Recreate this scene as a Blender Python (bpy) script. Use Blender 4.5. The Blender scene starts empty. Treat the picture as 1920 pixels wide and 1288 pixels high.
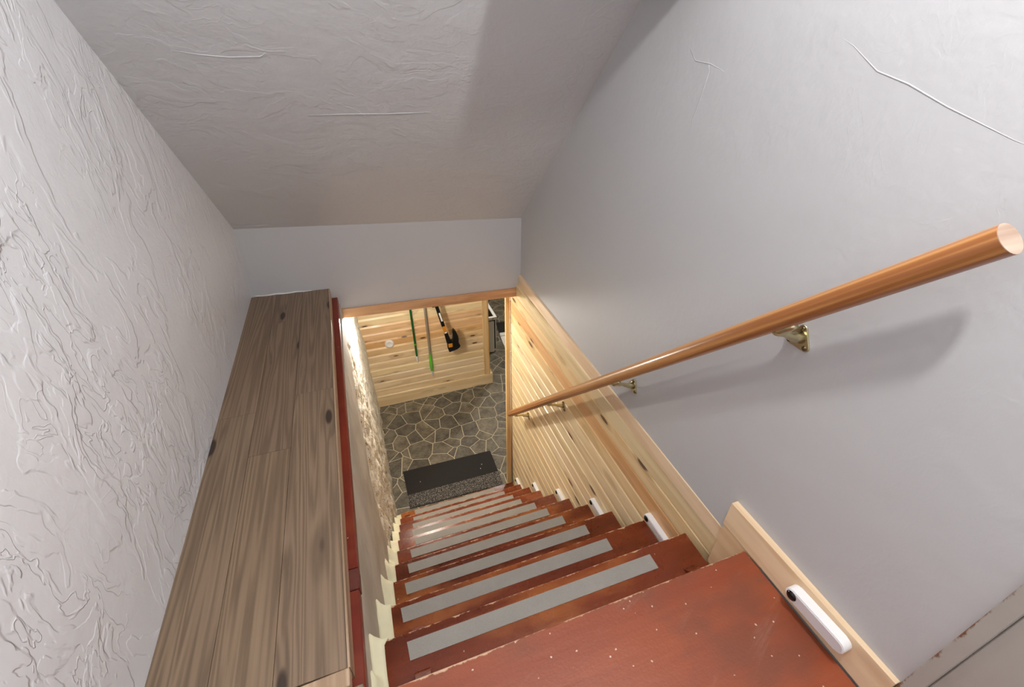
import bpy, bmesh, math, random
from mathutils import Vector, Matrix, noise as mnoise
random.seed(7)
scene = bpy.context.scene
COL = scene.collection

# ------------------------------------------------------------------ camera, world, lights, exposure
cam_d = bpy.data.cameras.new('camera'); cam = bpy.data.objects.new('camera', cam_d); COL.objects.link(cam)
R0 = ((0.9431374302, -0.3323796513, 0.0039439932), (-0.1838430729, -0.5314721050, -0.8268851953), (0.2769359353, 0.7791413023, -0.5623569318))
right, down, fwd = (Vector(r) for r in R0)
m = Matrix((right, -down, -fwd)).transposed().to_4x4()
m.translation = Vector((-0.62418, -0.44373, 1.16965))
cam.matrix_world = m
cam_d.sensor_width = 36.0; cam_d.lens = 833.99 * 36.0 / 1920.0; cam_d.clip_start = 0.01
scene.camera = cam

world = bpy.data.worlds.new('world'); scene.world = world; world.use_nodes = True
bg = world.node_tree.nodes['Background']; bg.inputs[0].default_value = (0.97, 0.98, 1.0, 1); bg.inputs[1].default_value = 0.5

def point_light(name, loc, power, radius, color=(1, 1, 1)):
    d = bpy.data.lights.new(name, 'POINT'); d.energy = power; d.shadow_soft_size = radius; d.color = color
    o = bpy.data.objects.new(name, d); COL.objects.link(o); o.location = loc
    return o
LAMP = (-0.19, -0.30, 1.93)
BASE_LAMP = (-0.67, 2.30, -0.325)
FAR_LAMP = (1.15, 4.3, -0.32)
point_light('stair_lamp_light', LAMP, 54, 0.04, (1.0, 0.985, 0.97))
point_light('basement_lamp_light', BASE_LAMP, 34, 0.03, (1.0, 0.95, 0.87))
point_light('laundry_lamp_light', FAR_LAMP, 36, 0.06, (1.0, 0.95, 0.88))

vs = scene.view_settings
scene.display_settings.display_device = 'sRGB'
vs.view_transform = 'Standard'; vs.look = 'None'; vs.gamma = 1.0; vs.use_curve_mapping = False
vs.exposure = 0.0

# ------------------------------------------------------------------ helpers
def lin(c):
    return tuple((v / 255 / 12.92 if v / 255 <= .04045 else ((v / 255 + .055) / 1.055) ** 2.4) for v in c) + (1,)

class NT:
    """small node-tree writer"""
    def __init__(s, name):
        s.m = bpy.data.materials.new(name); s.m.use_nodes = True
        s.t = s.m.node_tree; s.b = s.t.nodes['Principled BSDF']
    def n(s, typ, **kw):
        nd = s.t.nodes.new(typ)
        for k, v in kw.items(): setattr(nd, k, v)
        return nd
    def set(s, sock, v):
        if hasattr(v, 'is_output'): s.t.links.new(v, sock)
        elif isinstance(v, tuple) and len(v) == 3 and sock.type == 'RGBA': sock.default_value = v + (1,)
        else: sock.default_value = v
    def math(s, op, a, b=0.0, c=0.0, clamp=False):
        nd = s.n('ShaderNodeMath', operation=op, use_clamp=clamp)
        for i, v in enumerate((a, b, c)): s.set(nd.inputs[i], v)
        return nd.outputs[0]
    def vmath(s, op, a, b):
        nd = s.n('ShaderNodeVectorMath', operation=op)
        s.set(nd.inputs[0], a); s.set(nd.inputs[1], b)
        return nd.outputs[0]
    def obj(s): return s.n('ShaderNodeTexCoord').outputs['Object']
    def info(s, k): return s.n('ShaderNodeObjectInfo').outputs[k]
    def scale(s, v, sc, rnd=0.0):
        o = s.vmath('MULTIPLY', v, sc)
        if rnd:
            o = s.vmath('ADD', o, s.math('MULTIPLY', s.info('Random'), rnd))
        return o
    def noise(s, v, scale=1, detail=4, rough=.55, dist=0.0, out=0):
        nd = s.n('ShaderNodeTexNoise'); s.set(nd.inputs['Vector'], v)
        nd.inputs['Scale'].default_value = scale; nd.inputs['Detail'].default_value = detail
        nd.inputs['Roughness'].default_value = rough; nd.inputs['Distortion'].default_value = dist
        return nd.outputs[out]
    def vor(s, v, scale=1, feature='F1', rnd=1.0, out='Distance'):
        nd = s.n('ShaderNodeTexVoronoi', feature=feature); s.set(nd.inputs['Vector'], v)
        nd.inputs['Scale'].default_value = scale; nd.inputs['Randomness'].default_value = rnd
        return nd.outputs[out]
    def ss(s, v, lo, hi):
        nd = s.n('ShaderNodeMapRange', interpolation_type='SMOOTHSTEP')
        s.set(nd.inputs[0], v); nd.inputs[1].default_value = lo; nd.inputs[2].default_value = hi
        return nd.outputs[0]
    def mix(s, f, a, b, mode='MIX'):
        nd = s.n('ShaderNodeMix', data_type='RGBA', blend_type=mode)
        s.set(nd.inputs[0], f); s.set(nd.inputs[6], a); s.set(nd.inputs[7], b)
        return nd.outputs[2]
    def sep(s, v): return s.n_sep(v)
    def xyz(s, v):
        nd = s.n('ShaderNodeSeparateXYZ'); s.set(nd.inputs[0], v); return nd.outputs
    def bump(s, h, dist, strength=1.0, prev=None):
        nd = s.n('ShaderNodeBump'); nd.inputs['Distance'].default_value = dist; nd.inputs['Strength'].default_value = strength
        s.set(nd.inputs['Height'], h)
        if prev is not None: s.set(nd.inputs['Normal'], prev)
        return nd.outputs[0]
    def done(s, color=None, rough=None, normal=None, **kw):
        if color is not None: s.set(s.b.inputs['Base Color'], color)
        if rough is not None: s.set(s.b.inputs['Roughness'], rough)
        if normal is not None: s.set(s.b.inputs['Normal'], normal)
        for k, v in kw.items(): s.set(s.b.inputs[k.replace('_', ' ')], v)
        return s.m

def plain(name, rgb, rough=.5, metallic=0.0, var=0.08, sc=40, bump=0.0):
    t = NT(name); o = t.obj(); n = t.noise(o, sc, 3)
    c = lin(rgb); d = tuple(x * (1 - var) for x in c[:3]) + (1,); l = tuple(min(1, x * (1 + var)) for x in c[:3]) + (1,)
    nm = t.bump(n, bump) if bump else None
    return t.done(t.mix(n, d, l), rough, nm, Metallic=metallic)

# --- painted plaster
def plaster(name, rgb, trowel, fine, rough=.55):
    t = NT(name); o = t.obj()
    w = t.vmath('ADD', o, t.vmath('MULTIPLY', t.noise(o, 5, 3, out=1), (.10, .10, .10)))
    s1 = t.vmath('MULTIPLY', w, (1, 2.0, 1.0))
    a = t.noise(s1, 4.0, 3, .5, .8); b = t.noise(s1, 8, 3, .5, .6)
    h1 = t.ss(a, .50, .53); h2 = t.ss(a, .60, .625); h3 = t.ss(b, .54, .575)
    ridge = t.math('SUBTRACT', 1.0, t.ss(t.math('ABSOLUTE', t.math('SUBTRACT', b, .45)), 0.0, .016))
    patch = t.ss(t.noise(o, 2.3, 2), .42, .60)
    hh = t.math('ADD', t.math('ADD', h1, h2), t.math('MULTIPLY', t.math('ADD', h3, t.math('MULTIPLY', ridge, .8)), patch))
    nm = t.bump(hh, trowel)
    f = t.noise(o, 60, 5, .6); g = t.noise(o, 9, 4)
    nm = t.bump(f, fine, 1, nm); nm = t.bump(g, fine * 4, 1, nm)
    c = lin(rgb)
    col = t.mix(t.noise(o, 2.5, 3), tuple(x * .96 for x in c[:3]) + (1,), tuple(min(1, x * 1.03) for x in c[:3]) + (1,))
    return t.done(col, rough, nm)

# --- wood: grain runs along `axis`; obj.color tints each piece
def wood(name, pale, dark, axis='Y', knots=1.0, rough=.42, ring=7.0, tint=True, coat=0.0, knot=(60, 30, 14), kscale=1.0, contrast=1.0, stretch=.07, kkeep=.62):
    t = NT(name); o = t.obj()
    st = {'X': (stretch, 1, 1), 'Y': (1, stretch, 1), 'Z': (1, 1, stretch)}[axis]
    v = t.scale(o, st, 37.0)
    kst = {'X': (.30, 1, 1), 'Y': (1, .30, 1), 'Z': (1, 1, .30)}[axis]
    kv = t.scale(o, kst, 53.0)
    kd = t.vor(kv, 13 * kscale); kr = t.vor(kv, 13 * kscale, out='Color')
    kx = t.xyz(kr)[0]
    keep = t.ss(kx, kkeep, kkeep + .02)
    km = t.math('MULTIPLY', t.math('SUBTRACT', 1.0, t.ss(kd, .10, .17)), keep)
    halo = t.math('MULTIPLY', t.math('SUBTRACT', 1.0, t.ss(kd, .10, .50)), keep)
    wob = t.noise(v, 9, 3)
    gr = t.noise(v, 26 * ring / 7, 5, .6, .6)
    wv = t.math('SINE', t.math('ADD', t.math('MULTIPLY', wob, 32.0 * ring / 7), t.math('MULTIPLY', halo, 7.0 * knots)))
    fine = t.noise(t.scale(o, tuple(x * (.35 if x < 1 else 1) for x in st), 11.0), 240, 3, .6)
    g = t.math('ADD', t.math('MULTIPLY', t.math('ADD', t.math('MULTIPLY', wv, .5), .5), .40), t.math('MULTIPLY', gr, .60))
    g = t.math('ADD', t.math('MULTIPLY', g, .8), t.math('MULTIPLY', fine, .2))
    f = t.ss(g, .5 - .28 / contrast, .5 + .28 / contrast)
    col = t.mix(f, lin(dark), lin(pale))
    if knots > 0:
        col = t.mix(t.math('MULTIPLY', halo, .35 * knots, clamp=True), col, lin(tuple(int(a * .55 + b * .45) for a, b in zip(dark, knot))))
        col = t.mix(t.math('MULTIPLY', km, .9, clamp=True), col, lin(knot))
    if tint: col = t.mix(1.0, col, t.info('Color'), 'MULTIPLY')
    nm = t.bump(g, .0006, .6)
    return t.done(col, rough, nm, Coat_Weight=coat, Coat_Roughness=.12)

# --- meshes
def box(bm, x0, x1, y0, y1, z0, z1):
    vs_ = [bm.verts.new(p) for p in ((x0, y0, z0), (x1, y0, z0), (x1, y1, z0), (x0, y1, z0), (x0, y0, z1), (x1, y0, z1), (x1, y1, z1), (x0, y1, z1))]
    for f in ((3, 2, 1, 0), (4, 5, 6, 7), (0, 1, 5, 4), (1, 2, 6, 5), (2, 3, 7, 6), (3, 0, 4, 7)): bm.faces.new([vs_[i] for i in f])
    return vs_
def hexa(bm, pts):
    vs_ = [bm.verts.new(p) for p in pts]
    for f in ((3, 2, 1, 0), (4, 5, 6, 7), (0, 1, 5, 4), (1, 2, 6, 5), (2, 3, 7, 6), (3, 0, 4, 7)): bm.faces.new([vs_[i] for i in f])
def bevel(bm, w, seg=1):
    bmesh.ops.bevel(bm, geom=list(bm.edges), offset=w, segments=seg, profile=.6, affect='EDGES', clamp_overlap=True)
def tube(bm, pts, rad, seg=12, cap=True):
    pts = [Vector(p) for p in pts]; rings = []
    rads = rad if isinstance(rad, (list, tuple)) else [rad] * len(pts)
    up = Vector((0.31, 0.17, 0.93))
    for i, p in enumerate(pts):
        d = (pts[min(i + 1, len(pts) - 1)] - pts[max(i - 1, 0)]).normalized()
        a = d.cross(up).normalized(); b = d.cross(a).normalized()
        rings.append([bm.verts.new(p + (a * math.cos(q) + b * math.sin(q)) * rads[i]) for q in [2 * math.pi * k / seg for k in range(seg)]])
    for r0, r1 in zip(rings, rings[1:]):
        for k in range(seg): bm.faces.new((r0[k], r0[(k + 1) % seg], r1[(k + 1) % seg], r1[k]))
    if cap:
        bm.faces.new(rings[0][::-1]); bm.faces.new(rings[-1])
def prism(bm, poly, axis, a0, a1):
    """polygon (u,v) extruded along axis ('x': u=y,v=z; 'y': u=x,v=z; 'z': u=x,v=y)"""
    def P(u, v, a): return {'x': (a, u, v), 'y': (u, a, v), 'z': (u, v, a)}[axis]
    A = [bm.verts.new(P(u, v, a0)) for u, v in poly]; B = [bm.verts.new(P(u, v, a1)) for u, v in poly]
    bm.faces.new(A[::-1]); bm.faces.new(B)
    for i in range(len(poly)):
        j = (i + 1) % len(poly); bm.faces.new((A[i], A[j], B[j], B[i]))
def wloc(o):
    v = Vector(o.location)
    while o.parent: o = o.parent; v = v + Vector(o.location)
    return v
def obj(name, bm, mat, parent=None, origin=None, smooth=False, color=None):
    """bm in world coordinates -> one mesh object whose origin is `origin`"""
    if origin is None:
        xs = [v.co for v in bm.verts]
        lo = [min(c[i] for c in xs) for i in range(3)]; hi = [max(c[i] for c in xs) for i in range(3)]
        origin = ((lo[0] + hi[0]) / 2, (lo[1] + hi[1]) / 2, lo[2])
    origin = Vector(origin)
    bmesh.ops.recalc_face_normals(bm, faces=bm.faces)
    for v in bm.verts: v.co -= origin
    me = bpy.data.meshes.new(name); bm.to_mesh(me); bm.free()
    if smooth:
        for p in me.polygons: p.use_smooth = True
    me.materials.append(mat)
    o = bpy.data.objects.new(name, me); COL.objects.link(o)
    if parent is not None: o.parent = parent; o.location = origin - wloc(parent)
    else: o.location = origin
    if color: o.color = tuple(color) + (1,)
    return o
def empty(name, loc):
    o = bpy.data.objects.new(name, None); COL.objects.link(o); o.location = loc; o.empty_display_size = .05
    return o
def tag(o, label=None, cat=None, group=None, kind=None):
    if label: o['label'] = label
    if cat: o['category'] = cat
    if group: o['group'] = group
    if kind: o['kind'] = kind
    return o
def structure(o, label=None): return tag(o, label, None, None, 'structure')
def smooth_angle(o, deg=35):
    me = o.data
    for p in me.polygons: p.use_smooth = True
    try: me.set_sharp_from_angle(angle=math.radians(deg))
    except Exception: pass
    return o
def part(name, mat, parent, fn, *a, bev=0.0, seg=1, sm=False, color=None, origin=None):
    bm = bmesh.new(); fn(bm, *a)
    if bev: bevel(bm, bev, seg)
    o = obj(name, bm, mat, parent, origin, False, color)
    if sm: smooth_angle(o)
    return o

# ------------------------------------------------------------------ materials
M = {}
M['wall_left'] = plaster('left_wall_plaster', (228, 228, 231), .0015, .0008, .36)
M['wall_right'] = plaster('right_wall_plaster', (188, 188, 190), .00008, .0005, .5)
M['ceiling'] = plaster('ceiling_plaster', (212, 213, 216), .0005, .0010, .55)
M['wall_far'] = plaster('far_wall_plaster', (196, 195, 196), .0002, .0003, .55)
M['cream'] = plain('basement_paint', (205, 196, 180), .7)
M['laminate'] = wood('laminate_oak', (148, 127, 105), (104, 86, 69), 'Y', .45, .5, 24, True, 0, (48, 36, 28), .8, .66, .03)
M['edge'] = wood('laminate_edge', (190, 165, 140), (150, 125, 100), 'Y', 0, .5)
M['pine_y'] = wood('pine_boards_lengthwise', (240, 222, 184), (222, 196, 150), 'Y', .9, .38, 6, True, .1, (64, 32, 14), .95, .85, .07, .42)
M['pine_x'] = wood('pine_boards_crosswise', (243, 224, 186), (226, 200, 154), 'X', .9, .4, 6, True, .05, (70, 36, 14), 1.15, .85, .07, .48)
M['pine_z'] = wood('pine_upright', (232, 204, 156), (212, 174, 120), 'Z', .5, .4, 6, True, .1, (70, 36, 14))
M['trim_y'] = wood('clear_pine_lengthwise', (236, 212, 182), (222, 192, 158), 'Y', .25, .45, 6, True)
M['trim_x'] = wood('clear_pine_crosswise', (214, 174, 134), (186, 140, 100), 'X', .25, .45, 6, True)
M['rail'] = wood('varnished_rail', (202, 146, 88), (148, 90, 46), 'Y', 0, .32, 22, False, .4, (60, 30, 14), 1, 1.25, .012)
M['rail_end'] = wood('bare_end_grain', (196, 174, 156), (160, 134, 116), 'X', 0, .7, 9, False)
M['brass'] = plain('aged_brass', (206, 196, 160), .3, 1.0, .15, 60)
M['screw'] = plain('dark_brass_screw', (120, 106, 80), .35, 1.0)
M['white_plastic'] = plain('white_plastic', (240, 240, 240), .35, 0, .02)
M['diffuser'] = plain('grey_diffuser', (212, 206, 208), .3, 0, .02)
M['black_plastic'] = plain('black_plastic', (16, 16, 17), .3, 0, .1)
M['sensor'] = plain('sensor_glass', (8, 8, 9), .08)
M['foam'] = plain('yellow_foam', (232, 226, 192), .75, 0, .07, 18, .003)
M['black_rubber'] = plain('black_rubber', (22, 19, 20), .75, 0, .2, 80, .0005)
M['green'] = plain('dark_green_tube', (20, 92, 40), .3)
M['lime'] = plain('lime_grip', (98, 196, 56), .5)
M['alu'] = plain('grey_pole', (168, 158, 146), .45, .4)
M['orange'] = plain('orange_plastic', (214, 140, 34), .4)
M['white_enamel'] = plain('white_enamel', (238, 238, 238), .3, 0, .02)
M['black_glass'] = plain('black_glass', (24, 22, 24), .12)
M['lamp_white'] = plain('lamp_porcelain', (235, 235, 230), .3)

def red_paint(name, c1, c2, c3, rough=.3, chip=.5, edge=True, axis='X'):
    t = NT(name); o = t.obj()
    st = (.12, 1, 1) if axis == 'X' else (1, .12, 1)
    n1 = t.noise(t.scale(o, st, 29.0), 9, 5, .6); n2 = t.noise(t.scale(o, (.5, 1, 1), 17.0), 5, 4)
    n3 = t.noise(t.scale(o, st, 7.0), 60, 4, .65)
    col = t.mix(t.ss(n1, .36, .68), lin(c1), lin(c2))
    col = t.mix(t.math('MULTIPLY', t.ss(n2, .50, .66), .85), col, lin(c3))
    col = t.mix(t.math('MULTIPLY', t.ss(n3, .5, .8), .35), col, lin(c1))
    w = t.vmath('ADD', o, t.vmath('MULTIPLY', t.noise(o, 40, 2, out=1), (.01, .01, .0)))
    sp = t.vor(t.scale(w, (1, 1, 0), 3.0), 46); spc = t.xyz(t.vor(t.scale(w, (1, 1, 0), 3.0), 46, out='Color'))[0]
    spk = t.math('MULTIPLY', t.math('SUBTRACT', 1.0, t.ss(sp, .05, .13)), t.ss(spc, 1 - .36 * chip, 1 - .36 * chip + .02))
    col = t.mix(spk, col, lin((214, 190, 172)))
    if chip > .6:
        rot = t.n('ShaderNodeVectorRotate'); t.set(rot.inputs['Vector'], w); rot.inputs['Angle'].default_value = .95
        sv = t.scale(rot.outputs[0], (1, .13, 0)); sd = t.vor(sv, 30); sc_ = t.xyz(t.vor(sv, 30, out='Color'))[0]
        scr = t.math('MULTIPLY', t.math('SUBTRACT', 1.0, t.ss(sd, .015, .05)), t.ss(sc_, .80, .82))
        col = t.mix(t.math('MULTIPLY', scr, .8), col, lin((220, 190, 160)))
        rot2 = t.n('ShaderNodeVectorRotate'); t.set(rot2.inputs['Vector'], o); rot2.inputs['Angle'].default_value = -.42
        hz = t.noise(t.scale(rot2.outputs[0], (.16, 1, 1)), 13, 6, .7)
        col = t.mix(t.math('MULTIPLY', t.ss(hz, .56, .76), .32), col, lin((182, 140, 122)))
    if edge:
        y = t.xyz(o)[1]
        d = t.math('ADD', t.math('ABSOLUTE', y), t.math('MULTIPLY', t.math('SUBTRACT', t.noise(t.scale(o, (1, .2, .2), 5.0), 22, 4, .7), .5), .03))
        e = t.math('SUBTRACT', 1.0, t.ss(d, .000, .0035))
        col = t.mix(t.math('MULTIPLY', e, .75), col, lin((224, 186, 150)))
    r = t.math('ADD', t.math('MULTIPLY', t.noise(o, 14, 5), .22), rough - .10)
    nm = t.bump(t.noise(o, 130, 3), .0004, .8)
    nm = t.bump(n3, .0005, .6, nm)
    return t.done(col, r, nm)
M['tread'] = red_paint('worn_mahogany_paint', (88, 35, 17), (124, 55, 26), (162, 94, 48), .27, .12)
M['landing'] = red_paint('scuffed_brick_red_paint', (136, 62, 34), (152, 76, 43), (122, 66, 44), .42, 1.0)
M['red_strip'] = red_paint('red_strip_paint', (104, 30, 15), (134, 46, 22), (128, 54, 28), .4, .4, False, 'Y')
M['red_block'] = red_paint('brown_block_paint', (92, 40, 32), (112, 54, 42), (100, 50, 40), .5, .1, False, 'Y')

def grip_mat():
    t = NT('grey_grip_tape'); o = t.obj()
    n = t.noise(o, 9, 4); f = t.noise(o, 420, 2)
    col = t.mix(n, lin((146, 142, 134)), lin((164, 159, 150)))
    sm_ = t.vor(t.scale(o, (1, 1, 0), 21.0), 9); smc = t.xyz(t.vor(t.scale(o, (1, 1, 0), 21.0), 9, out='Color'))[0]
    mk = t.math('MULTIPLY', t.math('SUBTRACT', 1.0, t.ss(sm_, .02, .12)), t.ss(smc, .72, .76))
    col = t.mix(t.math('MULTIPLY', mk, t.noise(o, 60, 3)), col, lin((70, 66, 64)))
    col = t.mix(t.math('MULTIPLY', t.ss(f, .4, .7), .12), col, lin((60, 58, 56)))
    return t.done(col, .8, t.bump(f, .0006))
M['grip'] = grip_mat()

def stone_mat():
    t = NT('flagstone'); o = t.obj()
    r = t.info('Random'); v = t.scale(o, (1, 1, 1), 23.0)
    n = t.noise(v, 9, 6, .65); n2 = t.noise(t.scale(o, (1, 2.4, 1), 23.0), 34, 5, .7)
    g = t.math('ADD', t.math('MULTIPLY', n, .55), t.math('MULTIPLY', n2, .45))
    col = t.mix(t.ss(g, .34, .68), lin((70, 65, 55)), lin((132, 126, 112)))
    br = t.math('ADD', .70, t.math('MULTIPLY', r, .55))
    hsv = t.n('ShaderNodeHueSaturation'); t.set(hsv.inputs['Color'], col); t.set(hsv.inputs['Value'], br)
    t.set(hsv.inputs['Saturation'], t.math('ADD', .8, t.math('MULTIPLY', r, .4)))
    return t.done(hsv.outputs[0], .5, t.bump(n2, .001))
M['stone'] = stone_mat()
M['grout'] = plain('pale_grout', (206, 196, 172), .8, 0, .06, 60)

def speckle_mat():
    t = NT('speckled_carpet'); o = t.obj()
    d = t.noise(o, 260, 2, .5)
    col = t.mix(t.ss(d, .52, .66), lin((40, 38, 38)), lin((186, 180, 170)))
    return t.done(col, .95, t.bump(d, .003))
M['speckle'] = speckle_mat()

def foundation_mat():
    t = NT('flaking_foundation'); o = t.obj()
    a = t.n('ShaderNodeAttribute', attribute_name='rough'); rg = a.outputs['Fac']
    n = t.noise(o, 4, 4); st = t.noise(t.scale(o, (1, .6, .35)), 14, 6, .65)
    smooth = t.mix(t.ss(n, .35, .65), lin((176, 166, 150)), lin((200, 191, 176)))
    smooth = t.mix(t.math('MULTIPLY', t.ss(st, .58, .75), .5), smooth, lin((150, 136, 112)))
    smooth = t.mix(t.math('MULTIPLY', t.ss(st, .30, .22), .4), smooth, lin((214, 208, 200)))
    pit = t.vor(o, 16); pitc = t.xyz(t.vor(o, 16, out='Color'))[0]
    pm = t.math('MULTIPLY', t.math('SUBTRACT', 1.0, t.ss(pit, .03, .10)), t.ss(pitc, .80, .84))
    smooth = t.mix(pm, smooth, lin((92, 80, 66)))
    fl = t.noise(t.scale(o, (1, 1.4, .8)), 26, 6, .7, .4)
    crk = t.noise(t.scale(o, (1, 1.6, .7)), 46, 4, .6, .8)
    rough = t.mix(t.ss(fl, .40, .56), lin((216, 202, 170)), lin((246, 243, 234)))
    rough = t.mix(t.math('MULTIPLY', t.ss(crk, .43, .37), .85), rough, lin((104, 84, 56)))
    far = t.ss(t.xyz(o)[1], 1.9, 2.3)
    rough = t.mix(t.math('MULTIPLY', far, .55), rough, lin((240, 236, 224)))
    e = t.ss(t.math('ADD', rg, t.math('MULTIPLY', t.math('SUBTRACT', fl, .5), 1.1)), .40, .56)
    col = t.mix(e, smooth, rough)
    hgt = t.math('ADD', t.math('MULTIPLY', fl, e), t.math('MULTIPLY', t.math('SUBTRACT', 1.0, e), .9))
    nm = t.bump(hgt, .012, .8); nm = t.bump(st, .002, .6, nm)
    return t.done(col, .75, nm)
M['foundation'] = foundation_mat()

def jamb_mat():
    t = NT('chipped_grey_jamb'); o = t.obj()
    x, y, z = t.xyz(o)[0], t.xyz(o)[1], t.xyz(o)[2]
    n = t.noise(t.scale(o, (1, 1, 1)), 13, 5, .65); n2 = t.noise(o, 6, 3)
    col = t.mix(n2, lin((160, 154, 146)), lin((174, 170, 164)))
    d = t.math('ADD', t.math('ABSOLUTE', y), t.math('MULTIPLY', t.math('SUBTRACT', .58, n), .05))
    chip = t.math('SUBTRACT', 1.0, t.ss(d, .002, .007))
    col = t.mix(chip, col, lin((112, 70, 36)))
    return t.done(col, .5, t.bump(n, .001))
M['jamb'] = jamb_mat()

# ------------------------------------------------------------------ shell geometry
def xl(z):  # left wall surface
    if z < 0: return -1.25
    return -1.25 + .03 * min(z / .384, 1) + (.023 * (z - .384) if z > .384 else 0)
def xw(y): return .245 + .02 * y                       # right wall surface
def yfar(x): return 2.07 + (x + 1.25) * (-.113 / 1.535)  # far wall surface
def grid(bm, nu, nv, fn):
    vs_ = [[bm.verts.new(fn(i / nu, j / nv)) for j in range(nv + 1)] for i in range(nu + 1)]
    for i in range(nu):
        for j in range(nv): bm.faces.new((vs_[i][j], vs_[i + 1][j], vs_[i + 1][j + 1], vs_[i][j + 1]))
    return vs_
# sloping ceiling plane through the points read off the walls
PA = Vector((-1.22, 2.065, .384)); PB = Vector((.283, 1.957, .318)); PD = Vector((.264, .954, 1.268))
PN = (PB - PA).cross(PD - PA).normalized()
def zc(x, y): return PA.z - (PN.x * (x - PA.x) + PN.y * (y - PA.y)) / PN.z
ZTOP = 2.25
def wall_solid(name, mat, pts_in, thick, label):
    """grid of surface points given as list of rows, extruded by vector `thick`"""
    bm = bmesh.new()
    a = [[bm.verts.new(p) for p in row] for row in pts_in]
    b = [[bm.verts.new(Vector(p) + Vector(thick)) for p in row] for row in pts_in]
    n, k = len(a), len(a[0])
    for i in range(n - 1):
        for j in range(k - 1):
            bm.faces.new((a[i][j], a[i + 1][j], a[i + 1][j + 1], a[i][j + 1])); bm.faces.new((b[i][j], b[i][j + 1], b[i + 1][j + 1], b[i + 1][j]))
    for i in range(n - 1):
        bm.faces.new((a[i][0], b[i][0], b[i + 1][0], a[i + 1][0])); bm.faces.new((a[i][-1], a[i + 1][-1], b[i + 1][-1], b[i][-1]))
    for j in range(k - 1):
        bm.faces.new((a[0][j], a[0][j + 1], b[0][j + 1], b[0][j])); bm.faces.new((a[-1][j], b[-1][j], b[-1][j + 1], a[-1][j + 1]))
    return structure(smooth_angle(obj(name, bm, mat, None, (0, 0, 0)), 30), label)
zs = [-.08, 0, .1, .2, .3, .384, .7, 1.1, 1.5, 1.9, ZTOP + .05]
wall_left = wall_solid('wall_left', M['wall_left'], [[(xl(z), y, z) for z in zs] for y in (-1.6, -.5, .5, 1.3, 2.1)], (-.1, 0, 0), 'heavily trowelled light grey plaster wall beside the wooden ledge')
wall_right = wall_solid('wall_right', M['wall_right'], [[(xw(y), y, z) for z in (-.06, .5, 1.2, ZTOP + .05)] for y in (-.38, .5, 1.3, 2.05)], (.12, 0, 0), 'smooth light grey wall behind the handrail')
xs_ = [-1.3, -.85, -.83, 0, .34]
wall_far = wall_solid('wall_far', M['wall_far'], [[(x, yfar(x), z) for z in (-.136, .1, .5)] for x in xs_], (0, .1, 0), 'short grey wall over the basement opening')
def slope_pt(x, y):
    n = mnoise.noise(Vector((x * 1.3, y * 1.7, 3))) * .006
    return (x, y, zc(x, y) + n)
yt = lambda x: PA.y - (PN.x * (x - PA.x) + PN.z * (ZTOP - PA.z)) / PN.y
ceil_rows = []
for i in range(25):
    x = -1.36 + i * (1.76 / 24)
    ceil_rows.append([slope_pt(x, 2.12 + (yt(x) - 2.12) * j / 24) for j in range(25)] + [(x, -1.6, ZTOP)])
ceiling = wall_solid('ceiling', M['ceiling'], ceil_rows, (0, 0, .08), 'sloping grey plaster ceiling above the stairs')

# a few plaster ridges and cracks that show on the walls and the ceiling
def ridge(parent, mat, pts, w=.004):
    bm = bmesh.new(); n = len(pts)
    tube(bm, pts, [w * (.25 + .75 * math.sin(math.pi * (i + .5) / n)) for i in range(n)], 6)
    obj('plaster_ridge', bm, mat, parent, pts[0], True)
def wpt(y, z): return (xw(y) + .001, y, z)
for pl in ([(.30, 1.19), (.24, 1.165), (.18, 1.13), (.12, 1.115), (.05, 1.09), (-.05, 1.06), (-.12, 1.045)],
           [(.62, 1.15), (.60, 1.11), (.61, 1.06), (.625, 1.0), (.62, .95)], [(.70, 1.16), (.66, 1.13), (.60, 1.125), (.54, 1.11)]):
    ridge(wall_right, M['wall_right'], [wpt(*p) for p in pl], .0019)
def cpt(x, y): return (x, y, zc(x, y) - .001)
for pl in ([(-1.02, 1.235), (-.95, 1.238), (-.88, 1.236), (-.80, 1.225), (-.785, 1.215)], [(-.72, 1.40), (-.6, 1.385), (-.45, 1.37), (-.3, 1.35)],
           [(-1.15, 2.04), (-1.1, 2.035), (-1.05, 2.03)]):
    ridge(ceiling, M['ceiling'], [cpt(*p) for p in pl], .0013)

ridge(wall_far, M['lamp_white'], [(x, yfar(x) - .001, .002 + .002 * math.sin(x * 60)) for x in [-1.24 + .02 * i for i in range(16)]], .005)
# unseen box added above the stair head to cast the ceiling's rectangular shadow
part('shadow_caster', M['ceiling'], None, box, -.183, .262, .60, .68, 1.365, 1.78, bev=.004)
structure(bpy.data.objects['shadow_caster'], 'unseen grey box added to cast a shadow on the ceiling')

# door jamb at the near right corner
jamb = empty('door_1', (.30, -.46, 0)); structure(jamb, 'chipped grey painted door jamb at the near end of the right wall')
part('jamb_face', M['jamb'], jamb, box, .222, .40, -.395, -.370, -.02, 2.15, bev=.0015, origin=(.30, -.370, 0))
part('jamb_stop', M['jamb'], jamb, box, .2275, .40, -.60, -.395, -.02, 2.15, bev=.0025, origin=(.30, -.50, 0))

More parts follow.
